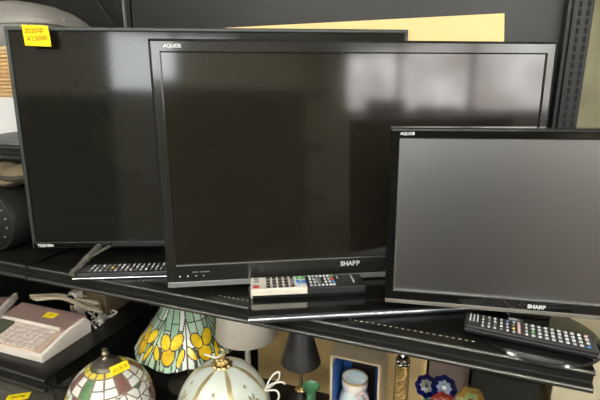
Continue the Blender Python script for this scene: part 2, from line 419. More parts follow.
# ------------------------------------------------------------------ cream board behind
b = MB(); pts = [(-.60, .5475), (.0596, .5435), (.0720, .40), (.08, .001), (-.60, .001)]
b.prism(pts[::-1], 1.0505, 1.0545, 'y')
tag(b.build('cardboard_sheet', M_cream), 'cream cardboard sheet standing behind the televisions against the back panel', 'cardboard')

# ------------------------------------------------------------------ left bay, upper things
M_drum = mat('dark grey rubbery plastic', srgb(30, 30, 28), .5, 0, .15, 30, bump=.1)
t = thing('drum_case', 'dark round drum-like case with small rivets, lying on the left shelf', 'case', (-1.068, .69, 0))
RY = Matrix.Rotation(R(-90), 4, 'X')
MB().lathe([(.0001, 0), (.066, 0), (.073, .004), (.076, .012), (.076, .21), (.07, .22), (.0001, .222)], 48, M=Matrix.Translation((0, 0, .0775)) @ RY).build('body', M_drum, t, True)
MB().tube([(.072*math.cos(a), .004, .0775+.072*math.sin(a)) for a in [2*PI*i/48 for i in range(48)]], .0035, 8, closed=True).build('rim', M_drum, t, True)
for a in (-40, -12, 12, 35, 60, 100, 140, 180, 220, 260): MB().ball((.055*math.cos(R(a)), -.0005, .0775+.055*math.sin(R(a))), .0028, 8, 6).build('rivet', M_silver, t, True)
M_bag = mat('crumpled tan cloth', srgb(112, 100, 78), .85, 0, .25, 14, bump=.6)
M_bagd = mat('dark brown strap', srgb(48, 44, 38), .8, 0, .2, 14)
t = thing('cloth_bag', 'crumpled tan cloth bag resting on the dark drum case', 'bag', (-1.068, .79, .1535))
b = MB(); b.ball((0, 0, .026), (.12, .085, .026), 40, 24)
b.v = [(x*(1+.08*math.sin(9*z*40+x*30)), y*(1+.06*math.sin(x*60)), max(0, z+.005*math.sin(x*70+y*50))) for x, y, z in b.v]
b.build('body', M_bag, t, True)
b = MB(); b.tube(smooth_path([(-.10, -.05, .026), (-.02, -.078, .032), (.05, -.074, .028), (.10, -.045, .03)]), .007, 10); b.build('strap', M_bagd, t, True)
M_pap = mat('white plastic wrap', srgb(222, 222, 222), .4, 0, .06, 12, bump=.3)
t = thing('storage_box', 'white box in plastic wrap on the upper left board', 'box', (-1.10, .93, .2455))
MB().prism([(-.10, 0), (.10, 0), (.10, .128), (-.10, .128)], -.20, .125).build('body', M_pap, t, bevel=.006)
b = MB()
for i in range(7): b.tube(smooth_path([(-.18+i*.012, -.104, .004+i*.003), (-.03, -.106, .010+i*.004), (.07+i*.01, -.104, .018+i*.005), (.122, -.101, .03+i*.003)]), .003, 6)
b.build('wrap_fold', M_silver, t, True)
M_wick = mat('woven straw', srgb(196, 160, 112), .8, 0, .3, 60, stretch=(1, 1, 9), bump=.6)
t = thing('straw_basket', 'tan straw basket between the white box and grey plastic tub', 'basket', (-1.10, .93, .374))
b = MB(); 
for i in range(12):
    z = .004+i*.0096; rx, ry = .118, .095
    b.tube([(rx*math.copysign(abs(math.cos(a))**.6, math.cos(a))*(1+.008*math.sin(18*a+i*PI)), ry*math.copysign(abs(math.sin(a))**.6, math.sin(a)), z) for a in [2*PI*q/60 for q in range(60)]], .0056, 6, closed=True)
b.box(-.112, .112, -.09, .09, 0, .004)
b.build('weave', M_wick, t, True)
MB().tube([(.12*math.copysign(abs(math.cos(a))**.6, math.cos(a)), .097*math.copysign(abs(math.sin(a))**.6, math.sin(a)), .119) for a in [2*PI*q/60 for q in range(60)]], .007, 8, closed=True).build('rim', mat('pale straw rim', srgb(214, 190, 140), .7), t, True)
M_tub = mat('pale grey plastic', srgb(140, 138, 132), .45, 0, .05, 20)
t = thing('plastic_tub', 'rounded grey plastic tub on top of the stack behind the rear television', 'tub', (-1.215, .93, .5005))
def sup(a, rx, ry, p=.5): return (rx*math.copysign(abs(math.cos(a))**p, math.cos(a)), ry*math.copysign(abs(math.sin(a))**p, math.sin(a)))
b = MB(); vs = []; prof = [(.86, 0), (.93, .02), (.97, .05), (1.0, .052), (1.0, .062), (.94, .075), (.8, .095), (.6, .112), (.35, .122), (.1, .126), (.001, .126)]
A = [2*PI*q/64 for q in range(64)]
for s_, z in prof: vs += [(*sup(a, .225*s_, .115*s_), z) for a in A]
fs = [(k*64+i, k*64+(i+1) % 64, k*64+64+(i+1) % 64, k*64+64+i) for k in range(len(prof)-1) for i in range(64)]+[tuple(range(63, -1, -1))]
b.add(vs, fs); b.build('lid', M_tub, t, True)
MB().box(.198, .224, -.02, .02, .058, .072).build('clasp', M_tub, t, bevel=.002)

# ------------------------------------------------------------------ left bay, lower things
ZB = -.30
mw, md = .26, .165
t = thing('keypad_machine', 'white desktop machine with mauve lid, pale keypad and green display on left shelf', 'office machine', (-.975-mw/2, .693, ZB), R(1.5))
hw = mw/2
fz, bz_ = .020, .052
sl = [(0, .0), (md, .0), (md+.004, .03), (md-.012, bz_), (.085, .045), (.0, fz)]
for x0, x1 in ((-hw, -hw+.012), (hw-.012, hw)): MB().prism(sl, x0, x1).build('side_panel', M_white, t, bevel=.002)
MB().prism([(0.001, .0), (md, 0), (md-.002, .03), (.09, .036), (.0, fz-.002)], -hw+.010, hw-.010).build('base', M_white, t, bevel=.001)
ld = MB().prism([(.088, .034), (.088, .049), (md-.008, .0565), (md+.004, .05), (md, .03)], -hw+.006, hw-.012).build('lid', M_mauve, t, bevel=.002)
MB().prism([(.0855, .038), (.0855, .0495), (.0885, .0498), (.0885, .038)], -hw+.008, hw-.03).build('lid_edge', M_white, t)
kp = MB().prism([(.008, fz-.002), (.008, fz+.0035), (.085, .041), (.085, .034)], -.06, hw-.016).build('keypad', M_mauve2, t, bevel=.001)
ang = math.atan2(.0365-fz-.001, .077)
for i in range(7):
    for j in range(5):
        x = -.045+i*.0215; y = .016+j*.0152
        M = Matrix.Translation((x, y, fz+.0035+(y-.008)*math.tan(ang)+.001)) @ Matrix.Rotation(ang, 4, 'X')
        MB().box(-.0085, .0085, -.0055, .0055, -.002, .0038, M=M).build('key', M_key, kp, bevel=.0012)
MB().prism([(.03, fz+.005), (.03, fz+.016), (.083, .043), (.083, .036)], -hw+.018, -.064).build('display', M_lcd, t, bevel=.001)
MB().box(hw-.0005, hw+.0006, .05, .064, .014, .019).build('side_latch', M_white, t)
tg = MB().box(-.020, .020, -.0125, .0125, 0, .0004).build('price_tag', M_yel)
tag(tg, 'small yellow price tag on mauve lid of the keypad machine', 'price tag', 'yellow price tags')
q = atz(50.5, 315, ZB+.0545); tg.location = (q.x, q.y, ZB+.0530+.0965*(q.y-.693-.1225)); tg.rotation_euler = (R(5.5), 0, R(6))
for k in range(3): MB().box(-.011+k*.0005, .008-.003*k, .004-k*.005-.0009, .004-k*.005+.0009, .0004, .0006).build('print_line', M_ink, tg) if k < 2 else None

ta, tb = atz(0, 311, ZB+.07), atz(17, 293.5, ZB+.07)
tz = math.atan2(tb.y-ta.y, tb.x-ta.x)-PI/2
t = thing('plastic_tray', 'mauve plastic tray with white rim behind the keypad machine', 'tray', ((ta.x+tb.x)/2, (ta.y+tb.y)/2, ZB), tz)
tl = (tb-ta).length/2+.004
MB().box(-.16, -.006, -tl, tl, 0, .062).build('body', M_mauve, t, bevel=.004)
MB().prism([(-.012, .05), (.0, .05), (.0, .071), (-.012, .071)], -tl-.001, tl+.001, 'y').build('rim', M_white, t, bevel=.002)
t = thing('cream_clamp', 'cream plastic clamp with a dark ring under the shelf joint', 'clamp', (-1.092, .905, ZB))
MB().box(-.014, .014, 0, .03, 0, .085).build('post', M_white, t, bevel=.003)
MB().tube([(.013*math.cos(a), -.004, .062+.013*math.sin(a)) for a in A[::3]], .004, 8, closed=True).build('ring', M_blackp, t, True)
MB().box(-.004, .006, -.003, .0, .03, .08).build('strip', M_card, t)
t = thing('grey_roller', 'small grey roller with cream end cap on a dark block behind the mauve tray', 'roller', (-1.145, 1.00, ZB+.04))
Mx = Matrix.Rotation(R(90), 4, 'Y')
MB().lathe([(.0001, 0), (.016, 0), (.018, .002), (.018, .030), (.0001, .032)], 24, M=Matrix.Translation((0, 0, .018)) @ Mx).build('roll', mat('grey rubber', srgb(112, 112, 98), .6), t, True)
MB().box(-.03, .04, -.02, .02, -.04, 0).build('mount', M_blackp, t)
MB().lathe([(.0001, 0), (.013, 0), (.013, .012), (.0001, .012)], 20, M=Matrix.Translation((-.0125, 0, .018)) @ Mx).build('end_cap', M_white, t, True)
t = thing('cardboard_box', 'brown cardboard box at back of the lower left shelf', 'box', (-1.075, 1.0, ZB), 0, 'cardboard boxes')
MB().box(-.07, .07, -.05, .05, 0, .075).build('carton', mat('dull brown cardboard', srgb(112, 96, 70), .8), t, bevel=.002)
MB().box(-.02, .02, -.0505, .0505, .073, .0757).build('tape', M_cord, t)

t = thing('power_cord', 'cream and white cable bundle with plug behind the keypad machine', 'cord', (0, 0, 0))
b = MB()
zz = lambda p, z: Vector((p.x, p.y, z))
for k in range(14):
    y0 = random.uniform(-3, 3); g = random.uniform(0, .02); e = random.uniform(0, 10)
    P = [atz(30+e, 298+y0, ZB+.062), atz(52+k, 299+y0*.8-k*.2, ZB+.066+g*.3), atz(74+k, 297+y0+k*.8, ZB+.055+g*.5), atz(94+k*.6, 297+y0*.6+k*1.1, ZB+.035+g), atz(104-k*.8, 307+y0, ZB+.015+g*.5), atz(92-k, 309+y0, ZB+.02)]
    b.tube(smooth_path(P), .0038, 7)
b.build('cable_bundle', M_cord, t, True)
b = MB()
b.tube(smooth_path([atz(92, 318, ZB+.02), atz(98, 306, ZB+.02), atz(106, 309, ZB+.012), atz(117, 312, ZB+.006), atz(108, 317, ZB+.004), atz(97, 321, ZB+.005)]), .0032, 7)
b.tube(smooth_path([atz(88, 312, ZB+.03), atz(94, 316, ZB+.016), atz(97, 322, ZB+.008), atz(100, 325, ZB+.006)]), .0032, 7)
b.tube(smooth_path([atz(84, 296, ZB+.05), atz(98, 299, ZB+.035), atz(108, 308, ZB+.012), atz(112, 316, ZB+.004), atz(103, 314, ZB+.008), atz(92, 309, ZB+.03)]), .0032, 7)
b.tube(smooth_path([atz(70, 299, ZB+.065), atz(86, 301, ZB+.06), atz(97, 309, ZB+.03), atz(99, 317, ZB+.02), atz(92, 322, ZB+.006), atz(96, 328, ZB+.004)]), .003, 7)
b.build('white_cable', M_cordw, t, True)
pp = atz(101, 322, ZB)
o = MB().box(-.012, .012, -.016, .016, .0005, .018).build('plug', M_cordw, t, bevel=.003); place(o, pp, R(25))
o = MB().box(-.006, .006, -.028, -.016, .006, .010).build('plug_prong', M_chrome, t); place(o, pp, R(25))

# things under the left board
ZL = -.70
t = thing('cardboard_box', 'dark grey box below the lower left board', 'box', (-1.10, .77, ZL), 0, 'cardboard boxes')
M_dbox = mat('dark grey card', srgb(92, 88, 80), .8, 0, .2, 60, bump=.3)
MB().box(-.16, .10, -.12, .12, 0, .325).build('carton', M_dbox, t, bevel=.002); MB().box(-.16, .10, -.01, .01, .3245, .3258).build('tape', M_card, t)
M_glass = mat('clear glass', (.93, .97, .97), .03, trans=1, var=.01, ior=1.46)
t = thing('glass_bowl', 'cut glass bowl beside the dark grey box under the left board', 'bowl', (-.945, .735, ZL+0))
MB().lathe([(.0001, 0), (.03, 0), (.03, .004), (.008, .01), (.007, .20), (.02, .24), (.035, .29), (.042, .338), (.0395, .338), (.032, .29), (.017, .245), (.0001, .235)], 40, rip=lambda a, k: .04*math.sin(12*a) if 5 <= k <= 8 else 0).build('bowl', M_glass, t, True, ang=60)
tg = MB().box(-.027, .027, -.0135, .0135, 0, .0004).build('price_tag', M_yel)
tag(tg, 'yellow price tag on the dark grey box below the left board', 'price tag', 'yellow price tags')
tg.location = atz(18, 397, ZL+.3262); tg.rotation_euler = (0, 0, R(34))
text('printed_price', '¥3,278', .011, M_inkb, tg, Matrix.Translation((0, 0, .0006)))

# ------------------------------------------------------------------ stained glass helper
def glass_grid(pos, nu, nv, region, colours, du, dv, wrap=True):
    ids = {}
    def reg(u, v):
        return region(u % 1.0 if wrap else u, v)
    b = MB()
    for j in range(nv+1):
        for i in range(nu): b.v.append(pos(i/nu, j/nv))
    for j in range(nv):
        for i in range(nu):
            u, v = (i+.5)/nu, (j+.5)/nv; a, c = reg(u, v)
            k = c
            for q in ((du(v), 0), (-du(v), 0), (0, dv), (0, -dv)):
                if reg(u+q[0], min(max(v+q[1], 0), 1))[0] != a: k = 0; break
            b.f.append((j*nu+i, j*nu+(i+1) % nu, (j+1)*nu+(i+1) % nu, (j+1)*nu+i)); b.m.append(k)
    return b
def gm(name, col, var=.2, sc=60): return mat('stained glass '+name, col, .18, 0, var, sc, spec=.5, bump=.08)

# --- iris lamp
ZD = -.42
GI = [M_lead, gm('pale green', srgb(184, 210, 186), .2, 25), gm('milky white', srgb(228, 234, 224), .08, 25), gm('golden yellow', srgb(238, 204, 44), .18), gm('dark green', srgb(96, 116, 88), .25), gm('teal green', srgb(160, 196, 168), .22, 25), gm('amber', srgb(226, 186, 30), .2)]
def ell(x, y, cx, cy, a, b, rot):
    dx, dy = x-cx, y-cy; c, s = math.cos(rot), math.sin(rot)
    return ((dx*c+dy*s)/a)**2+((-dx*s+dy*c)/b)**2 < 1
def iris(u, v):
    q = u*8; k = int(q) % 8; s = (q-int(q)-.5)*(.45+.55*v); t = v
    W = .30
    if ell(s, t, -.14, .60, .15, .12, .6): return (k, 1), 3
    if ell(s, t, .15, .585, .17, .12, -.6): return (k, 2), 3
    if ell(s, t, -.01, .80, .17, .14, 0) or (t > .6 and t < .8 and abs(s+.01) < .10): return (k, 3), 6
    if ell(s, t, -.34, .78, .075, .15, -.75): return (k, 4), 3
    if ell(s, t, .30, .83, .075, .14, .35): return (k, 5), 3
    e = .5*(.45+.55*v)
    if t > .55 and abs(s+.30-.1*(1-t)) < .05*(1.2-t)+.012 and t > .7: return (k, 6), 4
    if t > .62 and abs(s-.335+.2*(1-t)) < .035: return (k, 7), 4
    bend = .06*math.sin(t*3+k)
    cut = (t+.13*(k % 3)) % 1 < .42
    if s < -.30+.12*t: return (k, 9), (2 if k % 2 else 1)
    if s < -.08+bend*.5: return (k, 10, cut), (5 if cut else 1)
    if s < .10+bend: return (k, 11, t < .3), (1 if k % 2 else 5)
    if s < .30-.08*t: return (k, 12, not cut), (2 if cut else 5)
    return (k, 13), (1 if k % 2 else 2)
pI = at(187, 333, .90)
t = thing('table_lamp', 'stained glass lamp with yellow irises on pale green panels', 'lamp', (pI.x, pI.y, ZD), 0, 'lamps below the televisions')
r0, r1, zt, zb_ = .050, .138, -.155, pI.z-.02
I0 = 0.0
def posI(u, v):
    a = 2*PI*u+R(-90)+R(-10); w = abs(math.sin(4*(a+R(90)+R(10)))); rr = r0+(r1-r0)*v**1.08
    rr *= 1-.035*(1-w)*0-.0
    z = zt+(zb_-zt)*v
    if v > .9: z -= .010*w*(v-.9)/.1
    return (rr*math.cos(a), rr*math.sin(a), z-ZD)
o = glass_grid(posI, 400, 110, iris, GI, lambda v: .0019/(.4+.6*v), .010).build('shade', GI, t, True)
MB().lathe([(.006, -.162-ZD), (.052, -.157-ZD), (.054, -.150-ZD), (.03, -.138-ZD), (.006, -.132-ZD)], 32).build('cap', M_bronze, t, True)
MB().lathe([(.0001, 0), (.06, 0), (.062, .006), (.03, .014), (.012, .03), (.009, .15), (.007, .27)], 32).build('stand', M_bronze, t, True)

# --- dome lamp
GD = [mat('pale lead line', srgb(132, 118, 100), .5, .3), gm('white', srgb(236, 236, 230), .06, 30), gm('lemon', srgb(236, 214, 88), .12), gm('leaf green', srgb(98, 134, 92), .2), gm('mauve brown', srgb(134, 98, 92), .25, 30), gm('blush', srgb(206, 160, 160), .15, 30), gm('maroon', srgb(112, 40, 40), .2)]
random.seed(11)
VC = [(random.random(), .38+.62*random.random()) for _ in range(120)]
def dome(u, v):
    if v < .30: return (0, int(u*14)), 2
    if v < .56:
        k = int(u*16+.3) % 16; hi = v < .43+.03*math.sin(k*2)
        c = [1, 1, 4, 1, 3, 1, 1, 4][k % 8]
        if c == 1 and hi and k % 3 == 0: c = 1
        return (1, k, hi if c == 1 else 0), c
    # rosettes around the skirt
    m = 4; q = (u*m-.0); k = int(q) % m; s = (q-int(q)-.5)*1.25; t = (v-.86)*1.25
    d = math.hypot(s, t); a = math.atan2(t, s)
    if d < .12: return (2, k, a > 0, abs(a) < 1), (6 if abs(t-s*.5) < .045 else 5)
    if d < .27:
        sec = int((a+PI)/(2*PI)*9)
        return (3, k, sec), (2 if a < -.2 and a > -2.3 else 5)
    bi, bd = 0, 9
    for i, (x, y) in enumerate(VC):
        dx = abs(x-u); dx = min(dx, 1-dx)*3.6; dd = dx*dx+(y-v)**2*1.4
        if dd < bd: bd, bi = dd, i
    return (4, bi), [1, 1, 1, 3, 1, 1, 4, 1, 1, 3, 1][bi % 11]
pD = at(105.5, 358, .66)
t = thing('table_lamp', 'domed stained glass lamp in white, yellow and mauve with bronze cap', 'lamp', (pD.x, pD.y, ZD), 0, 'lamps below the televisions')
RD = .099; DH = .112; ztop = pD.z-.012
def posD(u, v):
    a = 2*PI*u; e = v*PI/2*1.0
    rr = RD*math.sin(e)**.96; z = ztop-DH*(1-math.cos(e))
    return (rr*math.cos(a), rr*math.sin(a), z-ZD)
glass_grid(posD, 320, 100, dome, GD, lambda v: .0022/max(.25, v), .009).build('shade', GD, t, True)
zc = ztop-ZD
MB().lathe([(.034, -.006), (.033, -.002), (.026, .004), (.016, .008), (.008, .010), (.006, .012)], 28, c=(0, 0, zc), rip=lambda a, k: .03*math.sin(14*a) if k < 3 else 0).build('cap', M_bronze, t, True)
MB().lathe([(.005, .010), (.007, .013), (.004, .016), (.008, .021), (.0085, .025), (.004, .030), (.006, .034), (.0001, .038)], 16, c=(0, 0, zc)).build('finial', mat('pale brass', srgb(150, 142, 120), .35, .8), t, True)
MB().lathe([(.0001, 0), (.05, 0), (.052, .006), (.025, .014), (.010, .03), (.008, .1), (.006, zc-.004)], 32).build('stand', M_bronze, t, True)
def on_sphereoid(px, py, c, r, h):
    rr = ray(px, py).normalized(); o = CAM-c; S = Vector((1/r, 1/r, 1/h))
    o2 = Vector((o.x*S.x, o.y*S.y, o.z*S.z)); d2 = Vector((rr.x*S.x, rr.y*S.y, rr.z*S.z))
    A_, B_, C_ = d2.dot(d2), 2*o2.dot(d2), o2.dot(o2)-1
    D_ = B_*B_-4*A_*C_
    k = (-B_-math.sqrt(max(D_, 0)))/(2*A_); p = CAM+rr*k
    nn = Vector(((p.x-c.x)/r**2, (p.y-c.y)/r**2, (p.z-c.z)/h**2)).normalized()
    return p, nn
dc = Vector((pD.x, pD.y, ztop-DH))
p, nn = on_sphereoid(119.5, 369, dc, RD, DH)
tg = MB().box(-.0200, .0200, -.0105, .0105, 0, .0004).build('price_tag', M_yel)
tag(tg, 'yellow price tag slanting on the bronze-capped dome lamp', 'price tag', 'yellow price tags')
# lay the tag against the glass, its long side rising to the right
nn = (nn+(CAM-p).normalized()*.9).normalized(); d3 = (RT*.80+UP*.62); xax = (d3-nn*d3.dot(nn)).normalized(); yax = nn.cross(xax)
tg.matrix_world = Matrix(((xax.x, yax.x, nn.x, p.x+nn.x*.006), (xax.y, yax.y, nn.y, p.y+nn.y*.006), (xax.z, yax.z, nn.z, p.z+nn.z*.006), (0, 0, 0, 1)))
text('printed_price', '¥2,818', .0115, M_ink, tg, Matrix.Translation((0, -.001, .0006)))

# --- white shade lamp
M_shade = mat('white cloth lampshade', srgb(214, 206, 194), .8, 0, .03, 200, stretch=(1, 1, .05), bump=.1)
pW = at(247, 333, .90)
t = thing('table_lamp', 'white lamp with plain drum shade on a thin white pole', 'lamp', (pW.x, pW.y, ZD), 0, 'lamps below the televisions')
zc = pW.z-ZD
MB().lathe([(.080, 0), (.0815, .001), (.080, .012), (.071, .105), (.070, .106), (.069, .105), (.078, .012), (.080, 0)], 56, c=(0, 0, zc), cap=False).build('shade', M_shade, t, True)
MB().lathe([(.0001, 0), (.055, 0), (.055, .008), (.02, .014), (.0075, .02), (.0075, zc+.09), (.0001, zc+.092)], 24).build('pole', M_white, t, True)
MB().tube([(-.070, 0, zc+.10), (0, 0, zc+.10), (.070, 0, zc+.10)], .002, 6).build('spider', M_white, t, True)

# --- gold ribbed white dome
M_por = mat('pale porcelain glass', srgb(214, 222, 212), .2, 0, .04, 15, coat=.3)
M_pnt = mat('grey gold painted sprig', srgb(150, 140, 108), .4, .2, .1)
pG = at(222, 365, .70)
t = thing('glass_lampshade', 'white glass dome shade with gold ribs and gold flower cap', 'lamp shade', (pG.x, pG.y, ZD), 0, 'lamps below the televisions')
GR, GH = .101, .118; gz = pG.z
def posG(u, v):
    a = 2*PI*u; e = v*PI/2*1.15; lob = 1+.02*abs(math.sin(3*a+.5))
    rr = (GR*math.sin(e)**.9)*lob; z = gz-GH*(1-math.cos(e))
    return (rr*math.cos(a), rr*math.sin(a), z-ZD)
def porc(u, v):
    q = u*6+.65+.12*math.sin(v*4); k = int(q) % 6; s = q-int(q)-.5
    w = .026/max(v, .25)
    if abs(abs(s)-.5) < w: return (1, k), 1
    ww = s*v
    for (cx, cy) in ((.02, .56), (-.16, .84)):
        dx, dy = (ww-cx)*1.35, v-cy; d = math.hypot(dx, dy); a = math.atan2(dy, dx)
        if .016 < d < .11*(.72+.28*math.cos(6*a)) and abs(math.cos(3*a)) > .45 or d < .010: return (2, k), 2
    if v > .66 and abs(ww-.04-.25*(v-.66)) < .008: return (2, k), 2
    for i in range(3):
        if ell(ww, v, .09+.05*i, .72+.07*i, .035, .012, -.9): return (2, k), 2
        if ell(ww, v, .02+.06*i, .80+.06*i, .035, .012, .9): return (2, k), 2
    if math.hypot(ww*1.3+.0, v-.36) < .022: return (2, k), 2
    return (0, 0), 0
bG = MB(); nu, nv = 360, 130
for j in range(nv+1):
    for i in range(nu): bG.v.append(posG(i/nu, j/nv))
for j in range(nv):
    for i in range(nu):
        bG.f.append((j*nu+i, j*nu+(i+1) % nu, (j+1)*nu+(i+1) % nu, (j+1)*nu+i)); bG.m.append(porc((i+.5)/nu, (j+.5)/nv)[1])
M_gpale = mat('soft gold paint', srgb(206, 190, 142), .3, .5, .1, 60)
bG.build('dome', [M_por, M_gpale, M_pnt], t, True)
c = gz-ZD
b = MB()
for i in range(9):
    a = 2*PI*i/9; b.ball((.015*math.cos(a), .015*math.sin(a), c+.003), (.0085, .0085, .005), 10, 6)
for i in range(6):
    a = 2*PI*i/6+.3; b.ball((.008*math.cos(a), .008*math.sin(a), c+.009), (.006, .006, .006), 10, 6)
b.lathe([(.012, 0), (.008, .008), (.005, .012), (.004, .022), (.0001, .024)], 14, c=(0, 0, c))
b.build('flower_cap', M_gold, t, True)
MB().tube([(.007*math.cos(a), 0, c+.030+.009*math.sin(a)) for a in A[::4]], .0016, 6, closed=True).build('hanging_loop', M_gold, t, True)
MB().tube(smooth_path([(0, 0, c+.026), (-.012, -.004, c+.017), (-.03, -.004, c+.018), (-.042, 0, c+.016)]), .0017, 6).build('white_tie', M_cordw, t, True)
zr = posG(0, 1)[2]; rr_ = GR*math.sin(PI/2*1.15)**.9
MB().lathe([(rr_*.96, zr-.004), (rr_*1.02, zr-.004), (rr_*1.03, zr+.003), (rr_*.97, zr+.003)], 48).build('rim', M_gold, t, True)
MB().lathe([(.0001, 0), (.075, 0), (.075, .01), (.02, .02), (.012, .04), (.012, zr+.05), (.0001, zr+.05)], 28).build('stand', M_gold, t, True)
# white cord loop beside it
t = thing('cord_bow', 'white cord tied in a loop beside the white glass dome', 'cord', (0, 0, 0))
b = MB()
b.tube(smooth_path([at(265, 396, .73), at(266, 388, .73), at(272, 376, .735), at(279, 372, .74), at(278, 380, .74), at(270, 387, .735), at(264, 390, .73)]), .0021, 7)
b.tube(smooth_path([at(264, 390, .728), at(272, 384, .727), at(281, 382, .73), at(285, 384, .735)]), .0021, 7)
b.tube(smooth_path([at(265, 391, .727), at(272, 390, .722), at(277, 391, .72), at(279, 396, .72), at(277, 404, .72), at(276, 430, .72), atz(276, 470, ZD+.003)]), .0021, 7)
b.build('loops', M_cordw, t, True)

# --- black cone lamp
M_bsh = mat('black satin lampshade', srgb(40, 39, 40), .45, 0, .06, 80)
pB = at(301, 361.5, .80)
t = thing('table_lamp', 'small black cone-shaded lamp on a gold stem', 'lamp', (pB.x, pB.y, ZD), 0, 'lamps below the televisions')
zc = pB.z-ZD
MB().lathe([(.043, 0), (.044, .001), (.017, .105), (.016, .106), (.015, .105), (.0425, .001), (.043, 0)], 48, c=(0, 0, zc), cap=False).build('shade', M_bsh, t, True)
MB().lathe([(.0001, .04), (.0045, .04), (.0045, zc+.095), (.0001, zc+.096)], 14).build('stem', mat('pale gold metal', srgb(196, 178, 150), .25, 1), t, True)
b = MB(); 
zk = at(293, 387, .8).z-ZD
for i in range(7): b.ball((.008*math.cos(2*PI*i/7), .008*math.sin(2*PI*i/7), zk), (.006, .006, .005), 8, 6)
b.build('gold_collar', M_gold, t, True)
MB().lathe([(.0001, 0), (.055, 0), (.052, .03), (.03, zk-.03), (.012, zk-.008), (.004, zk-.003)], 30).build('base', M_blackp, t, True)

# --- green goblet
M_gg = mat('green glass', srgb(84, 138, 100), .12, 0, .15, 30, trans=.3)
pg = at(311, 386, .755)
t = thing('green_goblet', 'green glass goblet standing between the black lamp and the open box', 'goblet', (pg.x, pg.y, ZD))
zc = pg.z-ZD
MB().lathe([(.0001, 0), (.028, 0), (.028, .004), (.014, .008), (.010, .03), (.010, zc-.03), (.0115, zc-.014), (.0170, zc-.003), (.0188, zc), (.0176, zc+.0005), (.010, zc-.009), (.0001, zc-.012)], 36).build('bowl', M_gg, t, True)

# --- open box with jug
pbx = at(355, 360, .74)
M_bx = mat('beige gift carton', srgb(192, 176, 146), .75, 0, .06, 40)
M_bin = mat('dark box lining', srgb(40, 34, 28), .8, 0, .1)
M_blue = mat('blue satin lining', srgb(40, 84, 150), .5, 0, .15, 20)
zT = pbx.z; hb = zT-ZD; wbx = .050; dbx = .10
t = thing('gift_box', 'open beige carton lined in blue, holding a white jug', 'box', (pbx.x, .74, ZD))
b = MB(); th = .004
b.box(-wbx, wbx, 0, dbx, hb-th, hb); b.box(-wbx, wbx, 0, dbx, 0, th); b.box(-wbx, -wbx+th, 0, dbx, th, hb-th); b.box(wbx-th, wbx, 0, dbx, th, hb-th); b.box(-wbx, wbx, dbx-th, dbx, th, hb-th)
b.build('carton', M_bx, t)
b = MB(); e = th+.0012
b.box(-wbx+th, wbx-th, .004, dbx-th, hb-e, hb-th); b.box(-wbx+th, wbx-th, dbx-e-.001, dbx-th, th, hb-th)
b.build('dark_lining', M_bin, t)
b = MB()
b.box(-wbx+th, -wbx+e, .004, dbx-th-.002, th+.001, hb-.022); b.box(wbx-e, wbx-th, .004, dbx-th-.002, th+.001, hb-.022)
b.box(-wbx+th, -.026, dbx-th-.004, dbx-th-.002, th+.001, hb-.03); b.box(.026, wbx-th, dbx-th-.004, dbx-th-.002, th+.001, hb-.03)
b.build('blue_lining', M_blue, t)
M_jug = mat('pale blue porcelain', srgb(200, 214, 216), .2, 0, .06, 18, coat=.4)
M_jin = mat('jug inside', srgb(196, 212, 216), .3, 0, .1, 20)
pj = at(355.5, 377, .787); zj = pj.z-ZD-.0045
t = thing('porcelain_jug', 'pale blue white jug with tan rim and striped ribbon, inside the open box', 'jug', (pj.x-.001, .787, ZD+.0042))
MB().lathe([(.0001, 0), (.026, 0), (.036, .02), (.041, .07), (.0415, zj-.085), (.040, zj-.06), (.035, zj-.040), (.0285, zj-.029), (.0265, zj-.024)], 40, cap=False).build('body', M_jug, t, True)
MB().lathe([(.0265, zj-.026), (.0315, zj-.021), (.0325, zj-.012), (.032, zj-.004)], 40, cap=False).build('neck_band', M_white, t, True)
MB().lathe([(.032, zj-.004), (.033, zj-.002), (.0325, zj+.001), (.030, zj)], 40, cap=False).build('rim', M_card, t, True)
b = MB(); b.lathe([(.0312, zj-.001), (.0300, zj-.001), (.0275, zj-.010), (.02, zj-.014), (.0001, zj-.016)], 40, cap=False)
b.build('mouth', M_jin, t, True)
M_rib = mat('white ribbon', srgb(235, 228, 222), .6); M_rib2 = mat('red ribbon stripe', srgb(150, 48, 48), .6)
P = smooth_path([(.010, -.036, zj-.034), (.018, -.033, zj-.024), (.028, -.028, zj-.028), (.036, -.026, zj-.045), (.0385, -.027, zj-.07), (.038, -.028, zj-.10)], 9)
b = MB(); b.tube(P, .0042, 10)
b.m = [1 if (i//10) % 3 == 0 else 0 for i in range(len(b.f))]
b.build('striped_ribbon', [M_rib, M_rib2], t, True)

for o in t.children:
    for v in o.data.vertices: v.co.x *= .84; v.co.y *= .84
    if o.name.startswith('striped'):
        for v in o.data.vertices: v.co.z += .009; v.co.x += .004

# --- gold beaded column
pc_ = at(403, 358, .75)
t = thing('glass_column', 'slim clear glass column filled with gold beads right of the open box', 'ornament', (pc_.x, .75, ZD))
hc = pc_.z-ZD
MB().lathe([(.0001, 0), (.03, 0), (.03, .006), (.0145, .012), (.0135, hc-.005), (.0125, hc)], 28).build('glass_tube', mat('thin tinted glass', (.88, .84, .74), .05, trans=1, var=.02, ior=1.1), t, True)
b = MB(); k = 0; z = .02
while z < hc-.018:
    for q in range(2):
        a = k*.7+q*PI; b.ball((.0055*math.cos(a), .0055*math.sin(a), z), .0034, 8, 5)
    z += .0036; k += 1
o = b.build('gold_beads', M_gold, t, True); o['kind'] = 'stuff'
b = MB(); 
for i in range(6): b.ball((.008*math.cos(i*1.05), .008*math.sin(i*1.05), hc-.012+.003*(i % 2)), .005, 10, 6)
b.lathe([(.006, -.012), (.009, -.004), (.010, .002), (.006, .002), (.003, -.004), (.0001, -.006)], 16, c=(0, 0, hc))
b.build('silver_top', M_chrome, t, True)

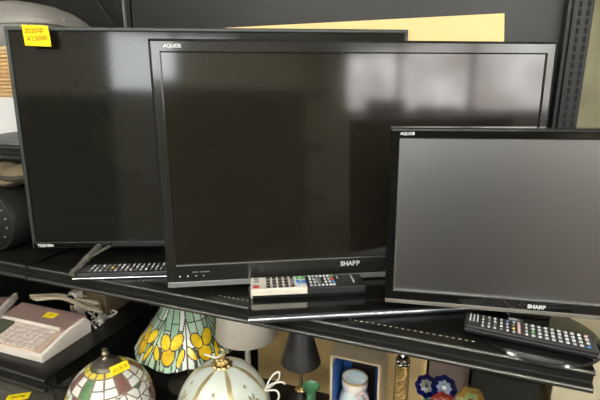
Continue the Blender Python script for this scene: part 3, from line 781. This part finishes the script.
# --- glass flowers
def flower(label, px, py, Y, r, cout, cin, ccen, tilt=60, pet=8, grp='glass flowers below the right television'):
    p = at(px, py, Y)
    t = thing('glass_flower', label, 'ornament', (p.x, p.y, ZD), 0, grp)
    d = (CAM-p); az = math.atan2(d.x, -d.y)
    M = Matrix.Translation((0, 0, p.z-ZD)) @ Matrix.Rotation(az, 4, 'Z') @ Matrix.Rotation(R(tilt), 4, 'X')
    rp = lambda a, k: .09*math.cos(pet*a)*(k/5) if k < 7 else 0
    MB().lathe([(r*.35, -r*.3), (r*.62, -r*.22), (r*.85, -.0), (r*1.0, r*.12), (r*.97, r*.15), (r*.8, r*.04), (r*.55, -r*.14), (r*.3, -r*.22)], 64, M=M, rip=rp).build('petals', cout, t, True, ang=60)
    MB().lathe([(r*.56, -r*.10), (r*.4, -r*.16), (r*.2, -r*.18), (.0001, -r*.19)], 48, M=M, rip=lambda a, k: .12*math.cos(pet*a) if k == 0 else 0).build('centre', cin, t, True)
    b = MB(); b.ball((0, 0, -r*.1), (r*.17, r*.17, r*.12), 14, 8); b.v = [tuple(M @ Vector(v)) for v in b.v]; b.build('stamen', ccen, t, True)
    q = M @ Vector((0, 0, -r*.25))
    MB().tube(smooth_path([q, q+Vector((0, .006, -.02)), Vector((0, .02, .02)), Vector((0, .02, .004))]), .0042, 8).build('stem', M_gg, t, True)
    MB().lathe([(.0001, 0), (.022, 0), (.02, .004), (.0001, .006)], 20, c=(0, .02, 0)).build('foot', M_gg, t, True)
M_cob = mat('cobalt blue glass', srgb(12, 20, 80), .12, 0, .2, 30, trans=.3)
M_clr = mat('pale blue grey glass', srgb(126, 138, 158), .15, 0, .25, 90)
M_clr2 = mat('dusky glass', srgb(112, 110, 104), .15, 0, .25, 90)
M_red = mat('red orange glass', srgb(128, 48, 36), .12, 0, .25, 50, trans=.3)
M_amb = mat('amber yellow glass', srgb(132, 104, 48), .12, 0, .25, 40, trans=.35)
M_grn = mat('olive green glass', srgb(96, 104, 44), .12, 0, .25, 40, trans=.1)
flower('cobalt blue glass flower with dusky centre, next to the gold beaded column', 426.5, 386, .75, .0205, M_cob, M_clr2, M_blackp)
flower('cobalt blue glass flower with pale white centre, right of the other blue flower', 444, 388, .745, .0225, M_cob, M_clr, M_cordw)
flower('red orange glass flower in front of the two blue flowers', 443, 404, .70, .020, M_red, M_red, M_cordw, pet=7)
flower('amber and green glass flower right of the red flower', 471, 401, .715, .0235, M_amb, M_grn, M_red, pet=6)

# --- boxes at the back of the lower board
def carton(label, x0, x1, y0, y1, h, m, mt=None, z=ZD, nm='cardboard_box'):
    t = thing(nm, label, 'box', ((x0+x1)/2, (y0+y1)/2, z), 0, 'cardboard boxes')
    w, d = (x1-x0)/2, (y1-y0)/2
    MB().box(-w, w, -d, d, 0, h).build('carton', m, t, bevel=.002)
    if mt: 
        b = MB(); b.box(-w-.0006, w+.0006, -d-.0006, d+.0006, h*.62, h*.62+.02) ; b.build('tape', mt, t)
M_golden = mat('golden tan cardboard', srgb(214, 186, 130), .7, 0, .16, 9, bump=.15)
M_brown = mat('mauve brown cardboard', srgb(122, 108, 98), .75, 0, .08, 20)
M_blk = mat('black box card', srgb(34, 35, 34), .6, 0, .1, 20)
carton('golden tan carton behind the white lamp and black lamp', -.50, -.205, .99, 1.05, .345, M_golden, M_card)
carton('tan carton behind the gold beaded column', -.19, -.035, .93, 1.05, .335, M_golden, M_card)
carton('mauve brown carton behind the blue glass flowers', -.03, .060, .95, 1.05, .32, M_brown, M_card)
carton('black box at the right end of the lower board', .063, .196, .93, 1.05, .32, M_blk, M_dark)
M_cw = mat('cream carton', srgb(214, 206, 176), .7, 0, .05, 12)
t = thing('cardboard_box', 'tall cream carton on the floor right of the shelving', 'box', (.375, 1.22, FZ), 0, 'cardboard boxes')
MB().box(-.10, .3, -.06, .2, 0, 1.02).build('carton', M_cw, t, bevel=.003)
MB().box(-.1006, .3006, -.0606, .2006, .80, .84).build('tape', M_card, t)

# ------------------------------------------------------------------ the aisle behind the viewer
M_opp = mat('dark brown shelving', srgb(46, 40, 34), .6, 0, .15, 8)
def rack(label, x0, x1, y, top):
    t = thing('shelf_rack', label, 'shelf', ((x0+x1)/2, y, FZ), 0, 'dark shelf racks across the aisle')
    w = (x1-x0)/2; hh = top-FZ
    MB().box(-w, w, -.02, 0, 0, hh).build('back_panel', M_opp, t)
    for k in range(5): MB().box(-w, w, 0, .3, .1+k*(hh-.15)/4, .13+k*(hh-.15)/4).build('shelf_board', M_opp, t)
    for s in (-1, 1): MB().box(s*w-.02, s*w+.02, -.04, 0, 0, hh).build('upright', M_opp, t)
rack('dark shelf rack across the aisle at the left', -2.4, -.66, -1.5, .5)
rack('dark shelf rack added across the aisle for the dark reflection of the viewer', .12, 1.25, -1.5, .5)  # unseen rack added to darken the screens where the viewer would be reflected

carton('dark carton stack added as a silhouette before the shop front window, nearer the shelf', 2.45, 2.8, -1.42, -1.2, 1.62, M_opp, None, FZ)  # unseen stacks added as dark silhouettes in the screen reflections
carton('dark carton stack added as a silhouette before the shop front window, further away', 2.45, 2.8, -2.1, -1.85, 1.7, M_opp, None, FZ)

# ------------------------------------------------------------------ world and colour
w = bpy.data.worlds.new('world'); scn.world = w; w.use_nodes = True
w.node_tree.nodes['Background'].inputs[0].default_value = (.9, .93, 1, 1); w.node_tree.nodes['Background'].inputs[1].default_value = .15
scn.view_settings.view_transform = 'Standard'; scn.view_settings.look = 'None'
scn.view_settings.gamma = 1; scn.view_settings.exposure = 1.1
scn.view_settings.use_curve_mapping = False
